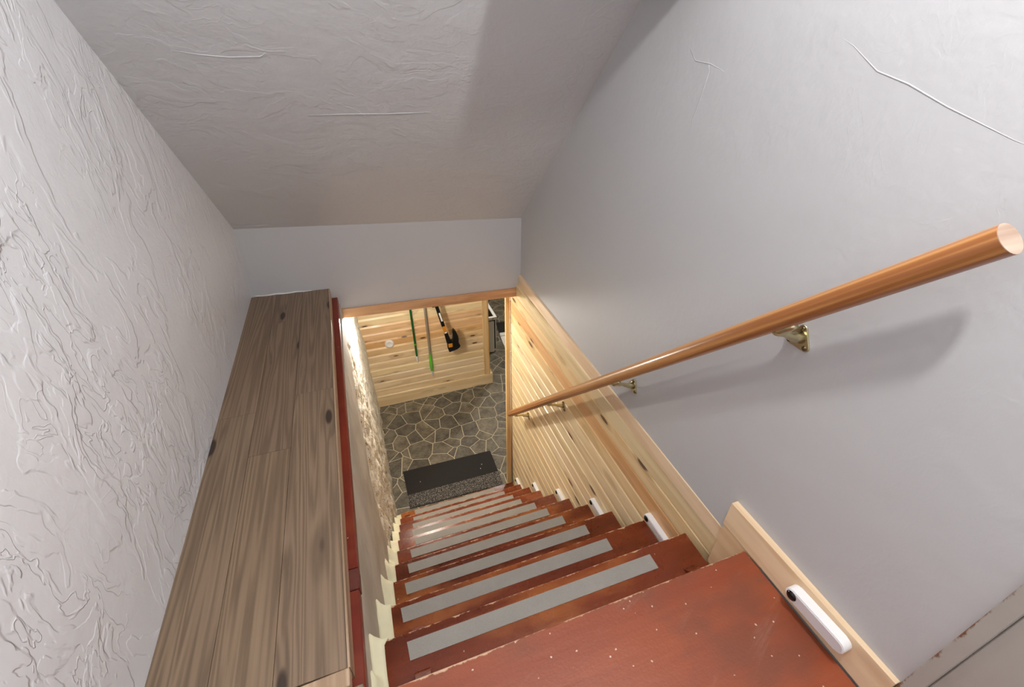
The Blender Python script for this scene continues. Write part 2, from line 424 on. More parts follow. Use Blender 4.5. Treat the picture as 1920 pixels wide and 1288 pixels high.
# ------------------------------------------------------------------ ledge of laminate planks on the left
ledge = empty('ledge', (-1.05, 1.0, -.055)); structure(ledge, 'wood laminate ledge along the left wall')
def xe(y): return -.826 - .0105 * y                    # front edge of the ledge
bm = bmesh.new(); hexa(bm, [(-1.27, .07, -.056), (xe(.07) - .003, .07, -.056), (xe(2.03) - .003, 2.03, -.056), (-1.27, 2.06, -.056), (-1.27, .07, -.012), (xe(.07) - .003, .07, -.012), (xe(2.03) - .003, 2.03, -.012), (-1.27, 2.06, -.012)])
obj('ledge_core', bm, M['edge'], ledge)
seams = [lambda y: -1.262, lambda y: -1.121, lambda y: -.987, lambda y: xe(y) - .004]
cols = [[.072, 1.056, 2.066], [.072, .822, 2.056], [.072, 1.116, 2.046]]
tints = [[(1, .97, .93), (1.0, .95, .92)], [(1.02, .98, .92), (.95, .90, .88)], [(1.04, 1.0, .96), (.98, .94, .92)]]
for c in range(3):
    for k in range(2):
        y0, y1 = cols[c][k] + .0006, cols[c][k + 1] - .0006
        bm = bmesh.new(); a, b = seams[c], seams[c + 1]; g = .0005
        hexa(bm, [(a(y0) + g, y0, -.012), (b(y0) - g, y0, -.012), (b(y1) - g, y1, -.012), (a(y1) + g, y1, -.012), (a(y0) + g, y0, 0), (b(y0) - g, y0, 0), (b(y1) - g, y1, 0), (a(y1) + g, y1, 0)])
        bevel(bm, .0007)
        obj('plank', bm, M['laminate'], ledge, None, False, tints[c][k])
bm = bmesh.new(); y0, y1 = .072, 2.04
hexa(bm, [(xe(y0) - .0035, y0, -.056), (xe(y0) + .002, y0, -.056), (xe(y1) + .002, y1, -.056), (xe(y1) - .0035, y1, -.056), (xe(y0) - .0035, y0, .0005), (xe(y0) + .002, y0, .0005), (xe(y1) + .002, y1, .0005), (xe(y1) - .0035, y1, .0005)])
obj('edge_strip', bm, M['edge'], ledge, None, False, (1, .96, .92))
bm = bmesh.new(); hexa(bm, [(-1.262, .02, -.03), (xe(.05), .035, -.03), (xe(.05), .0715, -.03), (-1.262, .0565, -.03), (-1.262, .02, .004), (xe(.05), .035, .004), (xe(.05), .0715, .004), (-1.262, .0565, .004)])
bevel(bm, .002); obj('threshold_strip', bm, M['edge'], ledge, None, False, (1.15, 1.12, 1.08))
# floor the ledge joins, behind the photographer
part('floor', M['laminate'], None, box, -1.27, -.80, -1.6, .03, -.05, -.001)
structure(bpy.data.objects['floor'], 'wood laminate floor behind the ledge')

# red painted strips under the ledge's edge
def xr(y): return -.801 - .0068 * y
def red_piece(name, y0, y1, zt, mat, dx=0.0):
    bm = bmesh.new()
    hexa(bm, [(xe(y0) - .06, y0, -.10), (xr(y0) + dx, y0, -.10), (xr(y1) + dx, y1, -.10), (xe(y1) - .06, y1, -.10), (xe(y0) - .06, y0, zt), (xr(y0) + dx, y0, zt), (xr(y1) + dx, y1, zt), (xe(y1) - .06, y1, zt)])
    bevel(bm, .003); return obj(name, bm, mat)
tag(red_piece('painted_strip', .345, 2.035, -.057, M['red_strip']), 'long red painted wood strip beside the laminate ledge', 'wood strip')
tag(red_piece('painted_block', .282, .343, -.057, M['red_block'], .001), 'short brown painted block between the two red strips', 'wood block')
tag(red_piece('painted_strip', .0, .280, -.0575, M['red_strip'], -.001), 'red painted wood strip nearest the stair landing', 'wood strip')

# ------------------------------------------------------------------ foundation wall under the ledge
def xf(y, z): return -.806 + .0195 * min(-z, 2.2)
def bound(z):
    pts = [(-.06, 2.02), (-.2, 1.95), (-.35, 1.72), (-.45, 1.42), (-.6, 1.22), (-.75, 1.12), (-.95, 1.05), (-1.27, 1.1), (-1.5, .9), (-2.2, .6)]
    for (a, ya), (b, yb) in zip(pts, pts[1:]):
        if z >= b: return ya + (yb - ya) * (a - z) / (a - b)
    return .6
bm = bmesh.new(); NU, NV = 330, 165; rough_vals = []
Y0, Y1, Z0, Z1 = -.9, 3.62, -.10, -2.2
def fpt(u, v):
    y = Y0 + (Y1 - Y0) * u; z = Z0 + (Z1 - Z0) * v
    b = bound(z) + .12 * mnoise.noise(Vector((y * 3, z * 5, 1))) + .05 * mnoise.noise(Vector((y * 12, z * 14, 4)))
    r = max(0, min(1, (y - b) / .16 + .5)); r = r * r * (3 - 2 * r)
    p = Vector((1.7, y * 2.2, z * 2.2))
    sm_ = .006 * mnoise.noise(p) + .0025 * mnoise.noise(p * 4)
    ro = .017 * mnoise.fractal(Vector((3, y * 9, z * 5)), .6, 2.1, 6) - .012 + .008 * mnoise.noise(Vector((5, y * 1.6, z * 2)))
    rough_vals.append(r)
    top = min(1, (Z0 - z) / .03)
    return (xf(y, z) + (sm_ * (1 - r) + ro * r) * top - .004 * (1 - top), y, z)
grid(bm, NU, NV, fpt)
wall_base = obj('wall_foundation', bm, M['foundation'], None, (0, 0, 0), True)
at = wall_base.data.attributes.new('rough', 'FLOAT', 'POINT'); at.data.foreach_set('value', rough_vals)
sol = wall_base.modifiers.new('thick', 'SOLIDIFY'); sol.thickness = .15; sol.offset = 1.0 if wall_base.data.polygons[0].normal.x < 0 else -1.0
structure(wall_base, 'flaking cream and white plastered foundation wall left of the stairs')

# ------------------------------------------------------------------ trims on far wall and right wall
bm = bmesh.new(); xa, xb = -.812, .272
hexa(bm, [(xa, yfar(xa) - .012, -.196), (xb, yfar(xb) - .012, -.196), (xb, yfar(xb) + .10, -.196), (xa, yfar(xa) + .10, -.196), (xa, yfar(xa) - .012, -.1365), (xb, yfar(xb) - .012, -.1365), (xb, yfar(xb) + .10, -.1365), (xa, yfar(xa) + .10, -.1365)])
bevel(bm, .002); o = obj('trim_2', bm, M['trim_x'], None, None, False, (1, .95, .92)); structure(o, 'bare wood header board under the short far wall')
def xt(y): return .244 + .0125 * y
bm = bmesh.new(); ya, yb = .06, 1.955
hexa(bm, [(xt(ya), ya, -.107), (.29, ya, -.107), (.32, yb, -.130), (xt(yb), yb, -.130), (xt(ya), ya, -.046), (.29, ya, -.046), (.32, yb, -.046), (xt(yb), yb, -.046)])
bevel(bm, .0015); o = obj('trim_3', bm, M['trim_y'], None, None, False, (1, .98, .95)); structure(o, 'pale wood cap strip between the pine panelling and the grey wall')
# baseboard on the landing with its filler board
bm = bmesh.new()
hexa(bm, [(.2255, -.368, .0015), (xw(-.368) + .004, -.368, .0015), (xw(.089) + .004, .089, .0015), (.2255, .089, .0015), (.2255, -.368, .104), (xw(-.368) + .004, -.368, .104), (xw(.089) + .004, .089, .094), (.2255, .089, .094)])
bevel(bm, .001); o = obj('baseboard_right', bm, M['trim_y'], None, None, False, (1.0, .97, .9)); structure(o, 'pale wood baseboard along the landing')
part('trim_4', M['trim_y'], None, box, .2285, .256, -.05, .0875, -.20, -.0015, bev=.001, color=(.92, .84, .72))
structure(bpy.data.objects['trim_4'], 'short wood filler board under the end of the baseboard')

# ------------------------------------------------------------------ pine panelling on the right of the stairs
def xp(z): return .2545 + .015 * (-z - .3)
panel = empty('wall_panelling', (.28, 1.0, -2.2)); structure(panel, 'knotty pine board panelling on the right of the stairs')
bm = bmesh.new(); hexa(bm, [(.302, .0, -2.2), (.36, .0, -2.2), (.36, 2.085, -2.2), (.302, 2.085, -2.2), (.272, .0, -.1), (.36, .0, -.1), (.36, 2.085, -.1), (.272, 2.085, -.1)])
obj('backing', bm, plain('dark_backing', (60, 46, 30), .8), panel)
HB = .0862; ztop = -.113; i = 0
rnd = random.Random(3)
while ztop > -2.19:
    zb = max(ztop - HB, -2.2)
    bm = bmesh.new(); y0, y1 = -.02, 2.078
    def sec(z0, z1, d): return None
    # cross-section with a V-groove on the upper edge
    prof = [(xp(zb) + .016, zb), (xp(zb) + .005, zb + .0002), (xp(zb), zb + .0045), (xp(ztop), ztop - .0075), (xp(ztop) + .006, ztop - .0012), (xp(ztop) + .016, ztop - .001)]
    prism(bm, prof, 'y', y0, y1)
    t_ = rnd.uniform(.93, 1.05)
    colr = (t_, t_ * rnd.uniform(.97, 1.0), t_ * rnd.uniform(.92, 1.0))
    if i == 2: colr = (.86, .62, .46)
    if i == 1: colr = (.99, .92, .82)
    if i == 3: colr = (.97, .88, .76)
    obj('board', bm, M['pine_y'], panel, None, False, colr)
    ztop -= HB; i += 1
bm = bmesh.new(); hexa(bm, [(.232, 2.068, -2.2), (.2725, 2.068, -2.2), (.2725, 2.095, -2.2), (.232, 2.095, -2.2), (.222, 2.068, -.25), (.2485, 2.068, -.235), (.2485, 2.095, -.235), (.222, 2.095, -.25)])
bevel(bm, .002); obj('end_trim', bm, M['pine_z'], panel, None, False, (1, .96, .88))

# ------------------------------------------------------------------ staircase
T, RS = .1932, .2
stair = tag(empty('staircase', (-.26, 0, -2.2)), 'steep red painted wooden staircase with grey grip strips', 'staircase')
bm = bmesh.new(); box(bm, -.765, .2235, -.95, 0, -.032, 0); bevel(bm, .003)
obj('landing_board', bm, M['landing'], stair, (-.2, 0, 0))
left = [-.772, -.76, -.758, -.756, -.749, -.746, -.744, -.743, -.738, -.732]
strips = [(-.709, .068, -.024, -.072), (-.726, .050, -.019, -.067), (-.7115, .078, -.02, -.066), (-.697, .0725, -.017, -.062), (-.680, .0806, -.0165, -.062), (-.650, .090, -.019, -.062), (-.657, .0715, -.0205, -.062), (-.651, .083, -.024, -.064), (-.640, .081, -.022, -.062), (-.620, .058, -.008, -.054)]
for k in range(1, 11):
    y, z = k * T, -k * RS; rr = random.Random(k)
    bm = bmesh.new(); xr_ = .228 + rr.uniform(-.003, .003)
    box(bm, left[k - 1], xr_, y - T - .045, y, z - .032, z); bevel(bm, .004, 2)
    tr = obj('tread', bm, M['tread'], stair, (-.26, y, z)); smooth_angle(tr, 40)
    s = strips[k - 1]; sk = .004 * (s[1] - s[0])
    bm = bmesh.new()
    hexa(bm, [(s[0] + .002, y + s[3], z + .0002), (s[1], y + s[3] - sk, z + .0002), (s[1], y + s[2] - sk, z + .0002), (s[0], y + s[2], z + .0002), (s[0] + .002, y + s[3], z + .0018), (s[1], y + s[3] - sk, z + .0018), (s[1], y + s[2] - sk, z + .0018), (s[0], y + s[2], z + .0018)])
    g = obj('grip_strip', bm, M['grip'], tr); g['label'] = 'grey non-slip strip'
for k in range(0, 11):
    y, z = k * T - .026, -k * RS
    part('riser', M['tread'], stair, box, left[max(0, k - 1)] + .004, .226, y - .018, y, z - RS + .0, z - .032, origin=(-.26, y - .3, z))
part('stringer', M['tread'], stair, lambda b: prism(b, [(-.05, -.06), (-.05, -.30), (1.75, -2.2), (1.93, -2.2), (1.93, -2.03)], 'x', -.70, -.66))
part('stringer', M['tread'], stair, lambda b: prism(b, [(-.05, -.06), (-.05, -.30), (1.75, -2.2), (1.93, -2.2), (1.93, -2.03)], 'x', .14, .18))

# pale foam squeezed in between the steps and the foundation wall
bm = bmesh.new(); rows = []
prof = [(-.03, 0.0, 0)]
for k in range(0, 11):
    y, z = k * T, -k * RS
    prof.append((y + .001, z, k))
    if k < 10: prof.append((y + .0015, z - RS, k + 1))
path = []
for (a, b) in zip(prof, prof[1:]):
    n = max(2, int(math.hypot(b[0] - a[0], b[1] - a[1]) / .012))
    for i in range(n):
        f = i / n; path.append((a[0] + (b[0] - a[0]) * f, a[1] + (b[1] - a[1]) * f, b[2]))
for i, (y, z, k) in enumerate(path):
    lx = left[min(9, max(0, k - 1))] if k else -.757
    lx2 = left[min(9, k - 1)] if k else -.757
    n1 = mnoise.noise(Vector((y * 9, z * 9, 2))); n2 = mnoise.noise(Vector((y * 28, z * 28, 7)))
    climb = max(.003, .030 + .075 * n1 + .035 * n2) * (1.0 if k < 7 else .5)
    if z > -.15: climb = min(climb, .008)
    d = (.6, .8)
    row = []
    for j, f in enumerate((0, .25, .5, .75, 1.0)):
        x = lx2 + .003 + (xf(y, z) + .002 - lx2 - .003) * min(1, f * 1.18)
        c = climb * f * f
        bump_ = .006 * mnoise.noise(Vector((x * 40, y * 25, z * 25)))
        row.append(bm.verts.new((x if f < 1 else xf(y, z + c) - .003, y + d[0] * (c + bump_ * f), z - .003 + d[1] * (c + bump_ * f))))
    rows.append(row)
for r0, r1 in zip(rows, rows[1:]):
    for j in range(4): bm.faces.new((r0[j], r0[j + 1], r1[j + 1], r1[j]))
fo = obj('foam_filler', bm, M['foam'], stair, None, True)
fo.modifiers.new('thick', 'SOLIDIFY').thickness = .006
fo['label'] = 'pale yellow foam filler along the left ends of the steps'

# ------------------------------------------------------------------ motion sensor lights
def capsule(L, H, n=10, inset=0.0):
    r = H / 2 - inset; c = L / 2 - H / 2
    return [(c + r * math.cos(a), r * math.sin(a)) for a in [-math.pi / 2 + math.pi * i / n for i in range(n + 1)]] + \
           [(-c + r * math.cos(a), r * math.sin(a)) for a in [math.pi / 2 + math.pi * i / n for i in range(n + 1)]]
def sensor_light(yc, zc_, xback, L, H, D, label, tilt=0.0):
    o = empty('night_light', (xback, yc, zc_ - H / 2))
    def put(u, v): return (yc + u * math.cos(tilt) - v * math.sin(tilt), zc_ + v * math.cos(tilt) + u * math.sin(tilt))
    bm = bmesh.new(); prism(bm, [put(*p) for p in capsule(L, H)], 'x', xback - D, xback); bevel(bm, .0022, 2)
    smooth_angle(obj('body', bm, M['white_plastic'], o), 40)
    bm = bmesh.new(); prism(bm, [put(*p) for p in capsule(L, H, 10, .004)], 'x', xback - D - .0012, xback - D + .001)
    obj('diffuser', bm, M['diffuser'], o)
    bm = bmesh.new(); cu, cv = put(L / 2 - H / 2, 0)
    R_ = H * .36; seg = 16
    rings = [[bm.verts.new((xback - D - .0012 - h, cu + R_ * q * math.cos(a), cv + R_ * q * math.sin(a))) for a in [2 * math.pi * i / seg for i in range(seg)]] for q, h in ((1, 0), (.85, .003), (.5, .0052), (.2, .006))]
    for r0, r1 in zip(rings, rings[1:]):
        for i in range(seg): bm.faces.new((r0[i], r0[(i + 1) % seg], r1[(i + 1) % seg], r1[i]))
    bm.faces.new(rings[-1])
    obj('sensor', bm, M['sensor'], o, None, True)
    return tag(o, label, 'night light', 'white motion sensor lights along the stairs')
sensor_light(-.212, .0665, .2250, .152, .036, .025, 'white bar-shaped sensor light on the landing baseboard', -.06)
ORD = {2: 'white sensor light beside the second step from the landing', 4: 'white sensor light beside the fourth step from the landing', 6: 'white sensor light beside the sixth step from the landing',
       8: 'white sensor light beside the third step from the bottom', 10: 'white sensor light at the end of the lowest step'}
for k in (2, 4, 6, 8, 10):
    z = -k * RS + .014
    sensor_light(k * T - .062, z, xp(z) + .001, .148, .036, .022, ORD[k])

# ------------------------------------------------------------------ handrail
XRAIL, RR = .166, .0222
NEAR = Vector((XRAIL, -.138, .961)); FAR_ = Vector((XRAIL, 1.83, -1.092)); dr = (FAR_ - NEAR).normalized()
rail = tag(empty('handrail', (XRAIL, .86, -.08)), 'round varnished wooden handrail on metal wall brackets', 'handrail')
RL = (FAR_ - NEAR).length
bm = bmesh.new(); pts = [(0, RL * i / 20, 0) for i in range(20)] + [(0, RL - q, 0) for q in (.02, .012, .006, .002, 0)]
rad = [RR] * 20 + [RR] + [RR * .93, RR * .8, RR * .6, RR * .3]
tube(bm, pts, rad, 28)
ro = smooth_angle(obj('rail', bm, M['rail'], rail, (0, 0, 0)), 50)
ro.location = NEAR - wloc(rail); ro.rotation_euler.x = math.atan2(dr.z, dr.y)
bm = bmesh.new(); tube(bm, [NEAR - dr * .0008, NEAR + dr * .001], RR * .99, 28)
e = obj('rail_end', bm, M['rail_end'], rail); e['label'] = 'bare pale sawn end of the rail'
def bracket(y):
    zr = NEAR.z + (y - NEAR.y) * dr.z / dr.y
    zp = zr - .062; xwall = xw(y) if zp > -.05 else xp(zp)
    b = empty('bracket', (0, 0, 0)); b.parent = rail; b.location = Vector((xwall, y, zp)) - wloc(rail)
    # rounded triangular wall plate
    tri = []
    for cx, cz, a0 in ((0, .020, 30), (-.020, -.017, 150), (.020, -.017, 270)):
        for q in range(5):
            a = math.radians(a0 + q * 30)
            tri.append((y + cx + .010 * math.cos(a), zp + cz + .010 * math.sin(a)))
    bm = bmesh.new(); prism(bm, tri, 'x', xwall - .0045, xwall - .0002); bevel(bm, .0012)
    bp = obj('wall_plate', bm, M['brass'], b)
    bm = bmesh.new()
    zt = zr - RR * 1.43
    arm = [(xwall - .003, y, zp + .0), (xwall - .018, y, zp + .001), (xwall - .036, y, zp + .008), (xwall - .052, y, zp + .018), (XRAIL + .006, y, zt - .006), (XRAIL - .004, y, zt - .001)]
    tube(bm, arm, [.016, .0115, .0085, .0075, .007, .0065], 12)
    obj('arm', bm, M['brass'], b, None, True)
    bm = bmesh.new(); c = Vector((XRAIL, y, zr)) - Vector((0, -dr.z, dr.y)) * 0
    n = Vector((0, -dr.z, dr.y)); n = n if n.z > 0 else -n
    base = Vector((XRAIL, y, zr)) - n * (RR + .0012)
    tube(bm, [base - dr * .026, base - dr * .016, base + dr * .016, base + dr * .026], [.005, .0075, .0075, .005], 10)
    obj('saddle', bm, M['brass'], b, None, True)
    for cx, cz in ((0, .021), (-.020, -.018), (.020, -.018)):
        bm = bmesh.new(); tube(bm, [(xwall - .004, y + cx, zp + cz), (xwall - .0065, y + cx, zp + cz), (xwall - .008, y + cx, zp + cz)], [.006, .0055, .003], 10)
        obj('screw', bm, M['screw'], b, None, True)
for y in (.114, .645, 1.186, 1.70): bracket(y)

# ------------------------------------------------------------------ basement shell
part('ceiling_basement', M['cream'], None, box, -1.0, 2.8, 2.04, 6.9, -.19, -.12); structure(bpy.data.objects['ceiling_basement'], 'basement ceiling behind the header')
part('wall_basement_right', M['cream'], None, box, 2.7, 2.8, 2.0, 6.9, -2.2, -.19); structure(bpy.data.objects['wall_basement_right'], 'far right basement wall')
part('wall_basement_back', M['cream'], None, box, -1.0, 2.8, 6.8, 6.9, -2.2, -.19); structure(bpy.data.objects['wall_basement_back'], 'back wall of the basement')
part('wall_basement_side', M['cream'], None, box, -1.0, -.9, 3.6, 6.9, -2.2, -.19); structure(bpy.data.objects['wall_basement_side'], 'side wall behind the pine partition')
part('wall_basement_front', M['cream'], None, box, .2755, 2.8, 2.0855, 2.16, -2.2, -.14); structure(bpy.data.objects['wall_basement_front'], 'basement wall running right from the panelling')

# flagstone floor: each stone a piece of its own
floor_b = part('floor_basement', M['grout'], None, box, -1.0, 2.8, -.3, 6.9, -2.26, -2.2025)
structure(floor_b, 'grey flagstone basement floor with pale joints')
rs = random.Random(21)
SX, SY = .150, .165; seeds = []
nx, ny = int(3.9 / SX), int(5.3 / SY)
for i in range(-1, nx + 2):
    for j in range(-1, ny + 2):
        seeds.append((-1.0 + (i + .5 * (j % 2) + rs.uniform(-.44, .44)) * SX, 1.75 + (j + rs.uniform(-.46, .46)) * SY, rs.uniform(-.0022, .0022)))
def clip(poly, nx_, ny_, c):
    out = []
    for i in range(len(poly)):
        p, q = poly[i], poly[(i + 1) % len(poly)]
        dp, dq = nx_ * p[0] + ny_ * p[1] - c, nx_ * q[0] + ny_ * q[1] - c
        if dp <= 0: out.append(p)
        if (dp < 0 < dq) or (dq < 0 < dp):
            t_ = dp / (dp - dq); out.append((p[0] + (q[0] - p[0]) * t_, p[1] + (q[1] - p[1]) * t_))
    return out
cells = {}
for s in seeds: cells.setdefault((int((s[0] + 2) / .3), int((s[1] + 2) / .3)), []).append(s)
stones = []
for s in seeds:
    if not (-.95 < s[0] < 2.65 and 1.85 < s[1] < 6.75): continue
    if s[0] < -.93 and s[1] < 3.5: continue
    if s[0] > .40 and s[1] < 2.18: continue
    poly = [(s[0] - .3, s[1] - .3), (s[0] + .3, s[1] - .3), (s[0] + .3, s[1] + .3), (s[0] - .3, s[1] + .3)]
    ci, cj = int((s[0] + 2) / .3), int((s[1] + 2) / .3)
    for a in (-2, -1, 0, 1, 2):
        for b in (-2, -1, 0, 1, 2):
            for q in cells.get((ci + a, cj + b), ()):
                if q is s: continue
                dx, dy = q[0] - s[0], q[1] - s[1]; L = math.hypot(dx, dy)
                if L > .62: continue
                nxx, nyy = dx / L, dy / L
                c = nxx * s[0] + nyy * s[1] + L / 2 + (s[2] - q[2]) / L - .0032
                poly = clip(poly, nxx, nyy, c)
                if len(poly) < 3: break
    if len(poly) >= 3: stones.append((s, poly))
camp = Vector((-.62418, -.44373, 1.16965))
def seen(s):
    x, y = s[0], s[1]
    if y < 3.62: return -.93 < x < 1.25
    return .35 < x < 1.75 and y < 6.2
vis = [p for p in stones if seen(p[0])]; rest = [p for p in stones if not seen(p[0])]
vis.sort(key=lambda p: (Vector((p[0][0], p[0][1], -2.2)) - camp).length)
rest += vis[300:]; vis = vis[:300]
def clean(poly):
    out = []
    for p in poly:
        if not out or math.hypot(p[0] - out[-1][0], p[1] - out[-1][1]) > .004: out.append(p)
    if len(out) > 2 and math.hypot(out[0][0] - out[-1][0], out[0][1] - out[-1][1]) < .004: out.pop()
    return out
def stone_geo(bm, poly, h):
    cx = sum(p[0] for p in poly) / len(poly); cy = sum(p[1] for p in poly) / len(poly)
    top = [(cx + (p[0] - cx) * .975, cy + (p[1] - cy) * .975) for p in poly]
    A = [bm.verts.new((p[0], p[1], -2.2025)) for p in poly]; B = [bm.verts.new((p[0], p[1], -2.2008 + h)) for p in poly]; Cc = [bm.verts.new((p[0], p[1], -2.2 + h)) for p in top]
    n = len(poly)
    for i in range(n):
        j = (i + 1) % n; bm.faces.new((A[i], A[j], B[j], B[i])); bm.faces.new((B[i], B[j], Cc[j], Cc[i]))
    bm.faces.new(Cc)
for s, poly in vis:
    poly = clean(poly)
    if len(poly) < 3: continue
    bm = bmesh.new(); stone_geo(bm, poly, rs.uniform(-.0006, .0004)); obj('stone', bm, M['stone'], floor_b)
bm = bmesh.new()
for s, poly in rest:
    poly = clean(poly)
    if len(poly) >= 3: stone_geo(bm, poly, 0)
o = obj('outlying_stones', bm, M['stone'], floor_b); o['kind'] = 'stuff'

# ------------------------------------------------------------------ pine partition with the hanging tools
YP = 3.53
part_w = empty('wall_partition', (-.12, 3.58, -2.2)); structure(part_w, 'pine board partition at the foot of the stairs')
part('core', plain('partition_core', (70, 52, 34), .8), part_w, box, -.80, .495, YP + .013, YP + .11, -2.2, -.19)
HP = .0886; zt = -.19; zlist = []
z = -2.053
while z < -.2: zlist.append((z, min(z + HP, -.192))); z += HP
rnd = random.Random(5)
for i, (z0, z1) in enumerate(zlist):
    bm = bmesh.new()
    prism(bm, [(YP + .014, z0 + .002), (YP + .004, z0 + .0025), (YP, z0 + .006), (YP, z1 - .019), (YP + .010, z1 - .003), (YP + .014, z1)], 'x', -.80, .470)
    t_ = rnd.uniform(.94, 1.04); c = (t_, t_ * rnd.uniform(.96, 1.0), t_ * rnd.uniform(.93, 1.02))
    zm = (z0 + z1) / 2
    if -1.25 < zm < -1.13: c = (1.0, .86, .80)
    elif -1.32 < zm < -1.25: c = (.98, .82, .74)
    elif -1.42 < zm < -1.32: c = (.90, .70, .52)
    elif -1.50 < zm < -1.42: c = (.98, .88, .78)
    obj('board', bm, M['pine_x'], part_w, None, False, c)
part('baseboard', M['pine_x'], part_w, box, -.80, .545, YP - .018, YP + .011, -2.199, -2.053, bev=.003, color=(1, .98, .95))
part('corner_post', M['pine_z'], part_w, box, .449, .512, YP - .012, YP + .125, -2.053, -.192, bev=.003)
part('corner_bead', M['pine_z'], part_w, lambda b: tube(b, [(.505, YP - .010, -2.053), (.505, YP - .010, -.192)], .010, 10), color=(.9, .84, .74))
part('base_return', M['pine_z'], part_w, box, .512, .545, YP + .011, YP + .125, -2.199, -2.053, bev=.003)

# round white cover
bm = bmesh.new(); seg = 28
rings = [[bm.verts.new((-.547 + R_ * math.cos(a), YP - h, -1.402 + R_ * math.sin(a))) for a in [2 * math.pi * i / seg for i in range(seg)]] for R_, h in ((.046, -.001), (.046, .010), (.040, .018), (.026, .020), (.024, .018), (.006, .018))]
for r0, r1 in zip(rings, rings[1:]):
    for i in range(seg): bm.faces.new((r0[i], r0[(i + 1) % seg], r1[(i + 1) % seg], r1[i]))
bm.faces.new(rings[-1])
tag(obj('wall_disc', bm, M['white_plastic'], None, None, True), 'small round white disc on the pine partition', 'wall disc')
# dark green pole
t = tag(empty('hanging_pole', (-.295, 3.505, -1.69)), 'dark green pole with a white tip hanging on the partition', 'pole')
part('shaft', M['green'], t, lambda b: tube(b, [(-.293, 3.512, -.55), (-.293, 3.510, -1.61)], .0105, 12), sm=True)
part('joint', M['lime'], t, lambda b: tube(b, [(-.293, 3.510, -1.445), (-.293, 3.510, -1.462)], .0122, 12), sm=True)
part('tip', M['white_plastic'], t, lambda b: tube(b, [(-.293, 3.510, -1.605), (-.293, 3.510, -1.665), (-.291, 3.510, -1.69)], [.0115, .0105, .005], 12), sm=True)
part('hook', M['screw'], t, lambda b: tube(b, [(-.293, 3.53, -.53), (-.293, 3.50, -.53), (-.293, 3.497, -.515)], .003, 8))
# grey pole with lime grip
t = tag(empty('hanging_pole', (-.15, 3.505, -1.91)), 'grey pole with a lime green grip hanging on the partition', 'pole')
part('shaft', M['alu'], t, lambda b: tube(b, [(-.147, 3.511, -.5), (-.151, 3.510, -1.63)], .0125, 12), sm=True)
part('grip', M['lime'], t, lambda b: tube(b, [(-.151, 3.510, -1.615), (-.152, 3.509, -1.70), (-.153, 3.508, -1.71), (-.153, 3.508, -1.79), (-.154, 3.508, -1.835)], [.015, .0155, .017, .0165, .012], 12), sm=True)
part('tip', M['white_plastic'], t, lambda b: tube(b, [(-.154, 3.508, -1.83), (-.152, 3.508, -1.89), (-.150, 3.508, -1.905)], [.008, .0075, .004], 10), sm=True)
part('collar', M['black_plastic'], t, lambda b: tube(b, [(-.148, 3.510, -1.005), (-.148, 3.510, -1.03)], .0145, 12), sm=True)
# axe hanging head down
YA = 3.485
t = tag(empty('axe', (.06, YA, -1.59)), 'black and orange handled axe hanging head down on the partition', 'axe')
def lerp2(a, b, f): return (a[0] + (b[0] - a[0]) * f, a[1] + (b[1] - a[1]) * f)
def bar(bm, a, b, wa, wb, th=.014):
    d = Vector((b[0] - a[0], 0, b[1] - a[1])).normalized(); n = Vector((-d.z, 0, d.x))
    A = Vector((a[0], YA, a[1])); B = Vector((b[0], YA, b[1])); y = Vector((0, th, 0))
    hexa(bm, [A - n * wa - y, A + n * wa - y, A + n * wa + y, A - n * wa + y, B - n * wb - y, B + n * wb - y, B + n * wb + y, B - n * wb + y])
part('handle', M['black_plastic'], t, lambda b: bar(b, (-.085, -.78), (.0115, -1.265), .017, .018), bev=.006, seg=2, sm=True)
part('handle_band', M['orange'], t, lambda b: bar(b, (.0115, -1.263), (.026, -1.335), .0175, .015), bev=.005, seg=2, sm=True)
part('collar', M['white_plastic'], t, lambda b: bar(b, (.026, -1.333), (.030, -1.352), .013, .013), bev=.003, sm=True)
part('neck', M['black_plastic'], t, lambda b: bar(b, (.030, -1.35), (.055, -1.475), .019, .026), bev=.006, seg=2, sm=True)
head = part('head', M['black_plastic'], t, lambda b: prism(b, [(.034, -1.465), (.082, -1.462), (.100, -1.455), (.098, -1.40), (.094, -1.345), (.104, -1.324), (.118, -1.322), (.138, -1.356), (.153, -1.405), (.157, -1.445), (.146, -1.488), (.160, -1.505), (.170, -1.530), (.160, -1.552), (.128, -1.562), (.112, -1.575), (.046, -1.588), (.034, -1.54)], 'y', YA - .022, YA + .022), bev=.006, seg=2, sm=True)
part('head_badge', M['orange'], head, box, .042, .086, YA - .0245, YA - .020, -1.525, -1.478, bev=.002)
part('hang_loop', M['black_plastic'], t, lambda b: tube(b, [(-.052, YA, -.955), (-.085, YA, -.975), (-.092, YA, -1.002), (-.075, YA, -1.03), (-.045, YA, -1.03)], .006, 8), sm=True)
lab = part('handle_label', M['white_plastic'], t, lambda b: [bar(b, (-.0185, -1.100), (.0025, -1.200), .0085, .0085, .0150)])
hk = part('hook', M['screw'], t, lambda b: tube(b, [(-.068, 3.615, -.92), (-.068, 3.48, -.92), (-.068, 3.462, -.905)], .004, 8))
t.location += Vector((-.0105, -.085, .040))
# worn dark lettering on the label, too small to read
for i in range(6):
    f = .10 + i * .15; p = lerp2((-.0185, -1.100), (.0025, -1.200), f); q = lerp2((-.0185, -1.100), (.0025, -1.200), f + .07)
    part('letter_mark', M['black_plastic'], lab, lambda b: bar(b, p, q, .005 - .002 * (i % 2), .004, .0153))

